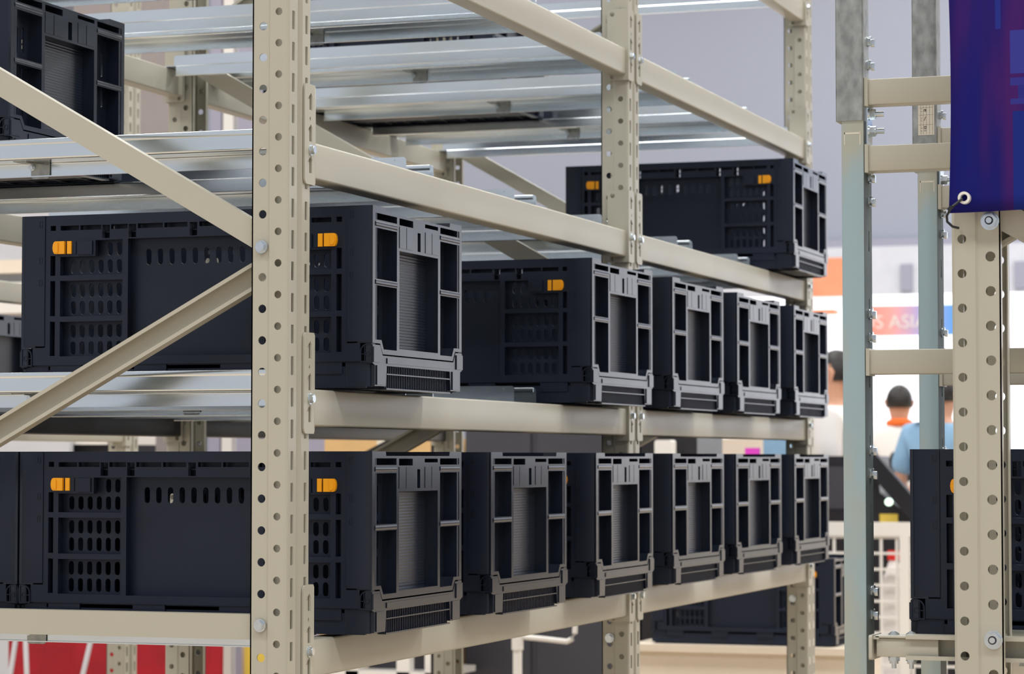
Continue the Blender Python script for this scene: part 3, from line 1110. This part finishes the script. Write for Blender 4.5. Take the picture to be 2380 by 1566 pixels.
# galvanised masts
def mast(y, label, with_label, film_top):
    t = thing('lift_mast', label, 'mast', (0.874, y, 0))
    w, d = 0.0395, 0.056
    zt = film_top
    mb = MB()
    # C channel: face at y=0, side web with keyholes at x=w, open rear
    mb.prism(rrect(0.0055, w, 0, 0.003, 0.0012, 2), 0.0, zt + 0.02, 'z')
    mb.box(0.0055, 0.008, 0.002, d, 0, zt + 0.02)
    mb.box(0.0, 0.006, d - 0.003, d, 0, zt + 0.02)
    kh = []
    z = 0.70
    while z < zt - 0.05:
        kp = [(0.034 + 0.0042 * math.cos(a), z - 0.009 + 0.0042 * math.sin(a)) for a in [PI * .75 + PI * 1.5 * k / 9 for k in range(10)]]
        kp += [(0.034 + 0.0022, z + 0.019), (0.034 - 0.0022, z + 0.019)]
        kh.append(kp)
        z += 0.1034
    mb.build('channel', 'zinc_film', t, 30)
    MB().plate(rect(0.0012, d, 0.0, zt + 0.02), kh, lambda u, v, q: (w - q, u, v), -0.0003, 0.0025).build('slotted_web', 'zinc_side_shade', t, 30)
    # film edge: turned-up clear tape strip near the sleeve
    fe = MB()
    fe.box(0.010, 0.034, -0.0004, 0.0002, zt - 0.020, zt - 0.0175)
    fe.box(0.0100, 0.0112, -0.0004, 0.0002, zt - 0.036, zt - 0.0175)
    fe.box(0.0335, 0.0347, -0.0004, 0.0002, zt - 0.036, zt - 0.0155)
    fe.build('film_edge', 'paper_label', t)
    sl = MB()
    sl.prism(rrect(-0.003, w + 0.0005, -0.003, d * 0.75, 0.0035, 3), zt, 3.1, 'z')
    sl.build('sleeve', 'zinc_dull', t, 40)
    sp = MB().box(w + 0.0005, w + 0.004, 0.012, 0.046, zt - 0.045, zt + 0.03)
    sp.build('splice_plate', 'zinc_sheet', t)
    nut = hexbolt_mesh('stud_nut', 'x', 1, r=0.0085, washer=0.009, head=0.008, stud=0.012)
    for dz in (0.012, -0.014):
        o = link('stud_nut', nut, t)
        o.location = (w + 0.004, 0.026, zt + dz)
    zz = 0.82
    clip = MB()
    clip.prism(circ(0.034, 0.0, 0.0075, 12), w, w + 0.006, 'x')
    clip.prism(rrect(0.026, 0.042, -0.008, 0.006, 0.002, 2), w, w + 0.002, 'x')
    clip.prism(rrect(0.030, 0.038, -0.009, 0.003, 0.002, 2), w + 0.006, w + 0.011, 'x')
    cm = clip.mesh('clip_bolt', 'zinc_bolt', 30)
    for z in (0.966, 1.002, 1.178, 1.214, 1.385, 1.421, 1.592, 1.628, 1.80, 1.836):
        o = link('clip_bolt', cm, t)
        o.location.z = z
    if with_label:
        lb = MB().box(0.008, 0.036, -0.0042, -0.0032, zt + 0.062, zt + 0.118).build('paper_label', 'paper_label', t)
        lb['label'] = 'cream paper label with ruled lines and handwriting'
        ln = MB()
        for x in (0.0125, 0.017, 0.0225, 0.028, 0.033):
            ln.box(x, x + 0.0003, -0.0044, -0.0042, zt + 0.063, zt + 0.117)
        for z in (0.080, 0.097, 0.110):
            ln.box(0.009, 0.035, -0.0044, -0.0042, zt + z, zt + z + 0.0003)
        ln.build('ruled_lines', 'ink', lb)
        hw = MB()
        for pts in ([(0.0185, 0.020), (0.0215, 0.0195)], [(0.0185, 0.0235), (0.0215, 0.023), (0.0218, 0.0275), (0.0185, 0.027), (0.0187, 0.0238)],
                    [(0.0186, 0.037), (0.0214, 0.0445)], [(0.0185, 0.053), (0.0187, 0.0565), (0.0205, 0.0572), (0.0208, 0.0535), (0.0216, 0.0532), (0.0216, 0.0572)],
                    [(0.0135, 0.019), (0.0148, 0.019)], [(0.0135, 0.0245), (0.0148, 0.0245)], [(0.0135, 0.037), (0.0148, 0.037)], [(0.0135, 0.0415), (0.0148, 0.0415)], [(0.0135, 0.0535), (0.0148, 0.0535)], [(0.0135, 0.058), (0.0148, 0.058)]):
            for a, b in zip(pts, pts[1:]):
                hw.bar((a[0], -0.0044, zt + 0.05 + a[1]), (b[0], -0.0044, zt + 0.05 + b[1]), 0.0006, 0.0010, up=(0, 1, 0))
        hw.build('handwriting', 'ink', lb)
    return t


mast(0.120, 'galvanised steel mast standing nearest, with bolts down its right side', False, 1.711)
mast(0.742, 'galvanised steel mast standing behind, with a paper label near its top', True, 1.699)


def arm(y, z0, z1, label, x0=0.9155):
    t = thing('mast_arm', label, 'mast arm', (x0, y, z0), group='mast arms')
    h = z1 - z0
    MB().prism(rrect(0.0, 0.036, 0.0, h, 0.002, 2), 0.004, 0.30, 'x').build('box_body', 'beige_paint', t)
    MB().box(-0.001, 0.0045, -0.003, 0.040, -0.002, h + 0.002).build('end_plate', 'beige_paint', t)
    return t


for y, nm in ((0.124, 'nearest'), (0.746, 'rear')):
    for z0, z1, hn in ((1.735, 1.774, 'topmost'), (1.634, 1.673, 'middle'), (1.327, 1.364, 'lowest')):
        arm(y, z0, z1, f'beige box arm on the {nm} galvanised mast, {hn} of three')

# blue cloth banner
bt = thing('cloth_banner', 'purple and blue printed cloth banner hanging over the right edge post', 'banner', (1.073, -0.034, 1.552))
bn = MB()
NX, NZ = 26, 60
BW, BH = 0.62, 1.45
vs, fs = [], []
for j in range(NZ + 1):
    for i in range(NX + 1):
        u, v = BW * i / NX, BH * j / NZ
        edge = 0.0035 * math.sin(v * 9.0) * (1 - min(1, u / 0.1)) - 0.0045 * (1 - v / BH)
        wave = 0.0035 * math.sin(u * 38 + v * 2.0) + 0.002 * math.sin(u * 17 - v * 5)
        vs.append((u + edge, wave, v + 0.004 * math.sin(u * 5) * (1 - v / BH)))
o0 = 0
for j in range(NZ):
    for i in range(NX):
        a = j * (NX + 1) + i
        fs.append((a, a + 1, a + NX + 2, a + NX + 1))
bn.add(vs, fs)
cl = bn.build('cloth', 'banner_print', bt, 80)
sd = cl.modifiers.new('thickness', 'SOLIDIFY')
sd.thickness = 0.0008
gm = MB()
gm.plate(circ(0.0185, 0.021, 0.0088, 24), [circ(0.0185, 0.021, 0.0052, 20)], lambda u, v, q: (u, q, v), -0.0075, 0.004)
gm.build('grommet', 'white_paint', bt, 30)
zt = MB()
zt.tube([(0.0165, -0.009, 0.0195), (0.008, -0.0125, 0.012), (0.0, -0.012, 0.006), (-0.0035, -0.004, 0.002), (-0.0085, 0.006, -0.003), (-0.009, 0.012, -0.011), (-0.002, 0.016, -0.018), (0.004, 0.03, -0.019)], 0.0019, 8)
zt.bar((0.003, -0.0135, 0.0085), (-0.003, -0.011, 0.0035), 0.005, 0.004)
zt.build('cable_tie', 'zip_black', bt, 40)

# ------------------------------------------------------------------ the fair behind the racks
def block(name, label, cat, m, x0, x1, y0, y1, z0, z1, r=0.0):
    mb = MB()
    if r:
        mb.prism(rrect(x0, x1, z0, z1, r, 3), y0, y1, 'y')
    else:
        mb.box(x0, x1, y0, y1, z0, z1)
    return tag(mb.build(name, m), label, cat, None, 'thing')


def part(name, m, parent, x0, x1, y0, y1, z0, z1):
    return MB().box(x0, x1, y0, y1, z0, z1).build(name, m, parent)


# far wall: ledge line and paler cladding below it
part('ledge', 'wall_panel_dark', wb, -26, 26, 29.9, 30.0, 3.93, 4.03)
part('cladding_panel', 'ceiling_paint', wb, -26, 26, 29.85, 30.0, 3.15, 3.93)
for k in range(-9, 9):
    part('cladding_seam', 'wall_panel_dark', wb, k * 1.45 - 4.75, k * 1.45 - 4.60, 29.80, 29.85, 3.35, 3.69)

b = thing('exhibition_booth', 'white exhibition booth with an orange to blue fascia beyond the masts', 'booth', (-3.5, 24.0, 0))
part('back_wall', 'booth_white_glow', b, -3.2, 4.3, 1.0, 1.1, 0, 3.0)
part('side_wall', 'booth_white_glow', b, -3.3, -3.2, -0.4, 1.1, 0, 2.7)
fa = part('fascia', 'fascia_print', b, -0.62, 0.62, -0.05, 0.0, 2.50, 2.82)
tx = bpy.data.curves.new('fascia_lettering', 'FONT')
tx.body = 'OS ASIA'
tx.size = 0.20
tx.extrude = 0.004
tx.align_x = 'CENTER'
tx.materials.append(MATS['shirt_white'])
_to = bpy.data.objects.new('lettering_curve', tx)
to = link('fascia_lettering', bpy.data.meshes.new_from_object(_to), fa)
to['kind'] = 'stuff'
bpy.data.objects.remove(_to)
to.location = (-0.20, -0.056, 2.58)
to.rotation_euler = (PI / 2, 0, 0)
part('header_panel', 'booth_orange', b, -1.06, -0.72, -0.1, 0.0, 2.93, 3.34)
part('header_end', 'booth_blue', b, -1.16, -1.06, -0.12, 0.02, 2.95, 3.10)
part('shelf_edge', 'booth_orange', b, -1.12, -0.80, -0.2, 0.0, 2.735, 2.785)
part('header_beam', 'booth_white_glow', b, -1.2, 4.3, 0.0, 0.12, 2.80, 2.93)

b2 = thing('exhibition_booth', 'unseen glowing white booth added past the right edge for crate reflections', 'booth', (9.0, 24.6, 0))  # unseen booth, added as a bright reflection for crate ends and beams
part('back_wall', 'booth_white_glow', b2, -7.8, 8.5, 0.4, 0.5, 0, 4.5)
part('counter', 'white_paint', b2, -7.0, 8.0, -0.6, 0.1, 0, 1.05)
part('fascia', 'booth_blue', b2, -7.8, 8.5, 0.2, 0.3, 4.5, 4.9)
for x in (-7.8, -2.4, 3.0, 8.4):
    part('booth_pillar', 'lilac_panel', b2, x, x + 0.14, 0.15, 0.4, 0, 4.5)


# people
def skin_mesh(name, m, joints, edges, parent):
    me = bpy.data.meshes.new(name)
    me.from_pydata([j[0] for j in joints], edges, [])
    o = link(name, me, parent)
    sk = o.modifiers.new('skin', 'SKIN')
    sk.use_smooth_shade = True
    for sv, j in zip(me.skin_vertices[0].data, joints):
        r = j[1]
        sv.radius = (r, r) if isinstance(r, (int, float)) else r
    me.skin_vertices[0].data[0].use_root = True
    sb = o.modifiers.new('smooth', 'SUBSURF')
    sb.levels = sb.render_levels = 2
    me.materials.append(MATS[m])
    return o


def person(label, loc, rz, shirt, trousers='trouser_dark', arms=(None, None), collar=None, vest=None, h=1.70):
    t = thing('person', label, 'person', loc, rz)
    k = h / 1.70
    def J(x, y, z, r):
        return ((x * k, y * k, z * k), r * k if isinstance(r, (int, float)) else (r[0] * k, r[1] * k))
    arml = arms[0] or [(-.20, 0, 1.36), (-.24, .02, 1.10), (-.23, -.05, .86)]
    armr = arms[1] or [(.20, 0, 1.36), (.24, .02, 1.10), (.23, -.05, .86)]
    # body: one continuous surface from feet to head, with five-fingered hands
    js = [J(0, 0, .94, .13), J(0, 0, 1.15, .12), J(0, .01, 1.32, .13), J(0, .01, 1.45, .052), J(0, -.01, 1.53, .082), J(0, -.004, 1.62, .098), J(0, .01, 1.69, .06)]
    ed = [(0, 1), (1, 2), (2, 3), (3, 4), (4, 5), (5, 6)]
    for s, arm in ((-1, arml), (1, armr)):
        p = 2
        for q, r in zip(arm, (.045, .040, .030)):
            js.append(J(*q, r))
            ed.append((p, len(js) - 1))
            p = len(js) - 1
        e, w = Vector(arm[1]), Vector(arm[2])
        d = (w - e).normalized()
        sd = d.cross(Vector((0, 1, 0.2))).normalized()
        pm = w + d * .06
        js.append(J(*pm, (.036, .018)))
        ed.append((p, len(js) - 1))
        pi = len(js) - 1
        for n, (off, ln) in enumerate(((-.026, .06), (-.009, .072), (.009, .07), (.026, .055))):
            a = pm + sd * off + d * .03
            c = a + d * ln + Vector((0, -.02, 0))
            js.append(J(*a, .0085)); ed.append((pi, len(js) - 1))
            js.append(J(*c, .007)); ed.append((len(js) - 2, len(js) - 1))
        c = w + d * .07 + sd * .055
        js.append(J(*c, .009)); ed.append((p, len(js) - 1))
        hip = J(s * .095, 0, .88, .085)
        js.append(hip); ed.append((0, len(js) - 1))
        for q, r in (((s * .10, -.01, .50), .058), ((s * .105, .02, .09), .042), ((s * .11, -.13, .04), .036)):
            js.append(J(*q, r)); ed.append((len(js) - 2, len(js) - 1))
    skin_mesh('body', 'skin', js, ed, t)
    # shirt
    js = [J(0, 0, .90, (.165, .13)), J(0, 0, 1.12, (.155, .125)), J(0, .01, 1.32, (.175, .125)), J(0, .01, 1.425, (.07, .065))]
    ed = [(0, 1), (1, 2), (2, 3)]
    for arm in (arml, armr):
        a, e = Vector(arm[0]), Vector(arm[1])
        js.append(J(*a, .092)); ed.append((2, len(js) - 1))
        js.append(J(*e, .070)); ed.append((len(js) - 2, len(js) - 1))
    skin_mesh('shirt', shirt, js, ed, t)
    js = [J(0, 0, .93, (.16, .13))]
    ed = []
    for s in (-1, 1):
        p = 0
        for q, r in (((s * .10, 0, .84), .098), ((s * .105, -.01, .50), .075), ((s * .108, .02, .10), .062)):
            js.append(J(*q, r)); ed.append((p, len(js) - 1)); p = len(js) - 1
    skin_mesh('trousers', trousers, js, ed, t)
    # hair cap, nose, ears, eyes, mouth
    hm = MB()
    n, mrow = 14, 7
    V, F = [], []
    for j in range(mrow + 1):
        ph = PI / 2 * 1.25 * j / mrow
        for i in range(n):
            th = 2 * PI * i / n
            cut = 1.0 if math.sin(th) > -0.2 else 0.55
            pp = ph * cut
            V.append((.093 * math.sin(pp) * math.cos(th) * k, (.012 + .105 * math.sin(pp) * math.sin(th)) * k, (1.60 + .118 * math.cos(pp)) * k))
    for j in range(mrow):
        for i in range(n):
            F.append((j * n + i, j * n + (i + 1) % n, (j + 1) * n + (i + 1) % n, (j + 1) * n + i))
    hm.add(V, F)
    ho = hm.build('hair', 'hair', t, 80)
    so = ho.modifiers.new('thickness', 'SOLIDIFY')
    so.thickness = 0.012
    MB().tube([(0, -.085 * k, 1.605 * k), (0, -.105 * k, 1.57 * k), (0, -.088 * k, 1.56 * k)], [.008, .014, .010], 8).build('nose', 'skin', t, 60)
    for s in (-1, 1):
        MB().tube([(s * .082 * k, .0, 1.62 * k), (s * .094 * k, .008, 1.60 * k), (s * .083 * k, .0, 1.555 * k)], [.008, .014, .007], 8).build('ear', 'skin', t, 60)
        MB().tube([(s * .032 * k, -.078 * k, 1.607 * k), (s * .032 * k, -.088 * k, 1.607 * k)], [.012, .008], 8).build('eye', 'ink', t, 60)
    MB().bar((-.022 * k, -.084 * k, 1.535 * k), (.022 * k, -.084 * k, 1.535 * k), .008, .010).build('mouth', 'red_cap', t)
    if collar:
        MB().tube([(.07 * math.cos(a) * k, (.01 + .07 * math.sin(a)) * k, (1.445 + .01 * math.sin(a)) * k) for a in [2 * PI * q / 14 for q in range(15)]], .026, 8).build('scarf', collar, t, 60)
    if vest:
        js = [J(0, .0, .95, (.172, .137)), J(0, .0, 1.15, (.162, .132)), J(0, .012, 1.31, (.168, .133))]
        skin_mesh('vest', vest, js, [(0, 1), (1, 2)], t)
    return t


person('person in a light blue shirt holding a blue folder beyond the masts', (-0.95, 11.3, 0), PI - 0.35, 'denim', 'trouser_dark',
       (None, [(.20, 0, 1.36), (.27, .03, 1.12), (.25, -.02, .90)]), h=1.67)
person('person with an orange scarf and dark vest farther off between the masts', (-1.815, 14.5, 0), PI + 0.2, 'shirt_white', 'trouser_dark', collar='scarf_orange', vest='vest_black', h=1.70)
person('person in a pale top half hidden behind the nearest mast', (-1.290, 10.0, 0), -PI / 2, 'shirt_white', 'trouser_dark', h=1.76)
block('folder', 'blue folder held by the person in light blue', 'folder', 'folder_blue', -1.33, -1.245, 11.1, 11.11, 0.80, 1.185)

# wire mesh cart with white tubes
t = thing('mesh_cart', 'white wire mesh cart standing behind the masts', 'mesh cart', (-0.85, 8.7, 0))
part('top_rail', 'white_paint', t, -0.42, 0.50, -0.02, 0.02, 0.832, 0.898)
for x in (-0.42, 0.156, 0.46):
    part('corner_post', 'white_paint', t, x, x + 0.046, -0.022, 0.022, 0.06, 0.832)
wz = MB().box(-0.42, 0.50, -0.006, 0.006, -0.006, 0.006).mesh('wire', 'white_paint')
wx = MB().box(-0.006, 0.006, -0.005, 0.007, 0.10, 0.835).mesh('wire_upright', 'white_paint')
for k in range(10):
    at(link('wire', wz, t), 0, 0, 0.826 - 0.0757 * k)
for k in range(12):
    at(link('wire', wx, t), -0.390 + 0.0757 * k, 0, 0)
part('deck', 'white_paint', t, -0.42, 0.50, -0.02, 0.40, 0.08, 0.11)
for x in (-0.36, 0.42):
    MB().prism(circ(0.0, 0.04, 0.04, 14), x - 0.012, x + 0.012, 'x').build('caster', 'black_machine', t)
t = thing('bottle', 'white bottle with a red cap seen through the wire mesh', 'bottle', (-0.775, 8.95, 0.1105))
MB().tube([(0, 0, 0), (0, 0, 0.40), (0, 0, 0.52), (0, 0, 0.575), (0, 0, 0.60)], [0.062, 0.06, 0.05, 0.03, 0.022], 16).build('bottle_body', 'bottle_white', t, 60)
MB().tube([(0, 0, 0.60), (0, 0, 0.645)], 0.030, 14).build('cap', 'red_cap', t, 60)

# black machine behind the cart
t = thing('control_machine', 'black machine with a sloping arm and a small lit button', 'machine', (-0.85, 9.3, 0))
MB().prism([(-0.50, 0.0), (0.40, 0.0), (0.40, 0.80), (0.15, 0.87), (-0.06, 1.03), (-0.075, 1.213), (-0.50, 1.213)], 0.0, 0.30, 'y').build('housing', 'black_machine', t)
part('screen_panel', 'dark_cabinet', t, -0.42, -0.12, -0.01, 0.0, 0.95, 1.16)
MB().bar((-0.10, -0.06, 1.20), (0.20, -0.06, 0.86), 0.07, 0.085).build('sloping_arm', 'black_machine', t)
MB().tube([(-0.013, -0.005, 0.985), (-0.013, -0.02, 0.985)], 0.019, 14).build('lit_button', 'lamp_glow', t)
part('warning_label', 'yellow_board', t, -0.06, 0.03, -0.012, 0.0, 0.88, 0.925)

# crates on a low cream table
t = thing('display_table', 'low cream boxed table under a dark crate beyond the rack', 'table', (-0.58, 5.06, 0))
part('table_top', 'cream_board', t, -0.36, 0.44, -0.02, 0.52, 0.534, 0.558)
part('front_panel', 'cream_board', t, -0.34, 0.42, 0.0, 0.02, 0.0, 0.534)
for x in (-0.34, 0.40):
    part('side_panel', 'cream_board', t, x, x + 0.02, 0.02, 0.50, 0.0, 0.534)
make_crate('dark folding crate on the low cream table beyond the far post', (-0.875 + HL, 5.10 + HW, 0.5600))
block('white_column', 'white square column left of the cream table', 'column', 'white_paint', -1.035, -0.992, 5.30, 5.345, 0, 0.9)

# tall dark cabinet
t = thing('dark_cabinet', 'tall dark grey cabinet standing behind the rack', 'cabinet', (-1.71, 6.5, 0))
part('carcass', 'dark_cabinet', t, -0.373, 0.365, 0, 0.5, 0, 1.33)
for x0, x1 in ((-0.366, -0.085), (-0.055, 0.358)):
    d = part('door', 'dark_cabinet', t, x0, x1, -0.012, 0.0, 0.05, 1.318)
    part('door_handle', 'zinc_dull', d, x1 - 0.05, x1 - 0.035, -0.035, -0.012, 0.6, 0.75)
block('black_cabinet', 'black cabinet next to the tall grey cabinet', 'cabinet', 'black_machine', -1.325, -1.09, 6.5, 6.9, 0, 1.31)
block('white_canister', 'white canister in front of the black cabinet', 'canister', 'white_paint', -1.225, -1.155, 6.35, 6.42, 0, 1.275, 0.01)

# white tube hand cart
t = thing('hand_cart', 'white tubular hand cart handle in front of the dark cabinet', 'hand cart', (-1.543, 5.6, 0))
MB().tube([(0, 0, 0.02), (0, 0, 0.60)], 0.017, 14).build('upright_tube', 'white_paint', t, 60)
MB().tube([(0, 0, 0.485), (0, 0, 0.56)], 0.022, 14).build('collar', 'white_paint', t, 60)
MB().tube([(0.0, 0, 0.535), (0.10, 0, 0.528), (0.195, 0, 0.520), (0.215, 0, 0.530), (0.226, 0, 0.552), (0.228, 0, 0.62)], 0.010, 12).build('handle_tube', 'white_paint', t, 60)
part('base_plate', 'white_paint', t, -0.2, 0.25, -0.15, 0.15, 0.0, 0.02)

# cardboard cartons
for x0, x1, z0, z1, nm in ((-2.74, -2.20, 0.66, 1.285, 'upper'), (-2.76, -2.18, 0.0, 0.655, 'lower')):
    t = thing('cardboard_carton', f'brown cardboard carton behind the rack, {nm} of two', 'carton', ((x0 + x1) / 2, 6.55, z0))
    part('carton_body', 'cardboard', t, -(x1 - x0) / 2, (x1 - x0) / 2, 0, 0.4, 0, z1 - z0)
    part('tape_strip', 'paper_label', t, -0.03, 0.03, -0.002, 0.0, 0.0, z1 - z0)

# black trolley with a slanting strut
t = thing('black_trolley', 'black trolley with a slanting strut behind the lowest crates', 'trolley', (-1.783, 5.0, 0))
MB().bar((-0.42, 0, 1.052), (0.16, 0, 1.334), 0.05, 0.052).build('slanting_strut', 'black_machine', t)
part('upright', 'black_machine', t, 0.13, 0.18, -0.02, 0.03, 0.05, 1.34)
part('trolley_base', 'black_machine', t, -0.45, 0.2, -0.12, 0.15, 0.03, 0.08)

# robot standing in the aisle behind the rack
t = thing('warehouse_robot', 'black robot mast behind the rack, left of the foreground post', 'robot', (-1.44, 2.6, 0))
part('drive_base', 'black_machine', t, -0.16, 0.16, -0.25, 0.45, 0.03, 0.20)
mm = MB()
mm.plate(rect(0.018, 0.058, 0.2, 1.36), [circ(0.040, 1.243, 0.007, 14)], lambda u, v, q: (u, q, v), 0.0, 0.004)
mm.box(-0.055, 0.018, 0.0, 0.05, 0.2, 1.36)
mm.build('mast', 'black_machine', t)
part('fork_bar', 'black_machine', t, -0.55, 0.058, 0.03, 0.09, 1.300, 1.345)
part('carriage', 'black_machine', t, -0.085, 0.0, -0.03, 0.0, 1.27, 1.36)

# white table frame, red cloth table, cables, yellow board
t = thing('white_table', 'white table frame glimpsed under the lowest near beam', 'table', (-2.32, 6.0, 0))
part('table_top', 'white_paint', t, -0.32, 0.32, 0, 0.45, 0.70, 0.73)
for x in (-0.32, -0.09, 0.13, 0.25):
    part('leg', 'white_paint', t, x, x + 0.055, 0.0, 0.05, 0, 0.70)
part('lower_shelf', 'white_paint', t, -0.32, 0.30, 0.0, 0.45, 0.33, 0.355)
part('dark_box', 'dark_cabinet', t, -0.05, 0.20, 0.15, 0.4, 0.355, 0.60)

t = thing('cloth_table', 'table draped in deep red cloth at the lower left', 'table', (-3.44, 6.0, 0))
part('table_top', 'white_paint', t, -0.50, 0.49, 0.05, 0.6, 0.70, 0.73)
cm_ = MB()
V, F = [], []
nu_, nv_ = 60, 8
for j in range(nv_ + 1):
    for i in range(nu_ + 1):
        u = -0.505 + 1.0 * i / nu_
        w_ = 0.012 * math.sin(u * 47) * (1 - j / nv_) + 0.008 * math.sin(u * 23 + 1)
        V.append((u, w_, 0.02 + 0.715 * j / nv_))
for j in range(nv_):
    for i in range(nu_):
        a = j * (nu_ + 1) + i
        F.append((a, a + 1, a + nu_ + 2, a + nu_ + 1))
cm_.add(V, F)
cm_.build('red_cloth', 'red_cloth', t, 80).modifiers.new('thickness', 'SOLIDIFY').thickness = 0.003
for nm, pts in (('leftmost', [(-3.83, 5.8, 0.0), (-3.815, 5.8, 0.30), (-3.80, 5.82, 0.46), (-3.79, 5.86, 0.62)]),
                ('middle', [(-3.72, 5.8, 0.0), (-3.735, 5.8, 0.30), (-3.755, 5.82, 0.46), (-3.77, 5.86, 0.62)]),
                ('rightmost', [(-3.50, 5.8, 0.0), (-3.485, 5.8, 0.30), (-3.455, 5.82, 0.46), (-3.44, 5.86, 0.62)])):
    tag(MB().tube(pts, 0.011, 10).build('power_cable', 'cable_grey', None, 60), f'pale cable hanging before the red cloth, {nm} of three', 'cable', 'cables before the red cloth', 'thing')
block('yellow_board', 'yellow board peeking out left of the foreground post', 'board', 'yellow_board', -2.90, -2.80, 6.1, 6.13, 0, 0.62)

# panels and counters at the far left
for lbl, m, x0, x1, z1 in (('mauve partition panel seen past the rear posts', 'mauve_panel', -4.75, -4.20, 3.9), ('lilac partition strip beside a white column', 'lilac_panel', -3.985, -3.925, 3.9),
                           ('white partition column between lilac panels', 'white_paint', -3.915, -3.86, 3.9), ('lilac partition panel left of the foreground post', 'lilac_panel', -3.835, -3.30, 3.9)):
    block('partition_panel', lbl, 'partition', m, x0, x1, 8.0, 8.06, 0, z1)
t = thing('wall_unit', 'pale wall unit at the left edge with a white box', 'wall unit', (-4.28, 6.75, 0))
part('back_panel', 'ceiling_paint', t, -0.6, 0.10, 0.2, 0.24, 0, 2.4)
part('cream_bar', 'cream_board', t, -0.6, 0.10, 0.1, 0.2, 2.05, 2.11)
part('white_box', 'white_paint', t, -0.6, 0.09, 0.0, 0.2, 1.86, 2.00)
part('lilac_sign', 'lilac_panel', t, -0.6, 0.09, 0.19, 0.2, 1.45, 1.86)
t = thing('white_counter', 'white counter seen over the left crates', 'counter', (-4.3, 7.0, 0))
part('counter_top', 'white_paint', t, -0.45, 0.28, 0, 0.5, 1.265, 1.315)
part('counter_front', 'shirt_white', t, -0.45, 0.0, 0.05, 0.5, 0.0, 1.265)
part('dark_niche', 'vest_black', t, 0.0, 0.28, 0.05, 0.5, 0.0, 1.265)
block('demo_counter', 'cream counter beyond the far crates', 'counter', 'cream_board', -1.80, -1.42, 9.0, 9.5, 0, 1.30)
block('magenta_card', 'magenta printed card beside the cream counter', 'card', 'magenta_print', -1.40, -1.33, 8.5, 8.52, 0.0, 1.252)
block('blue_coat', 'blue coat hanging behind the far crates', 'coat', 'denim', -1.31, -1.20, 8.5, 8.62, 0.0, 1.36, 0.03)
block('cream_box', 'cream box between the red cloth and the yellow board', 'box', 'cream_board', -2.935, -2.905, 6.15, 6.4, 0, 0.62)
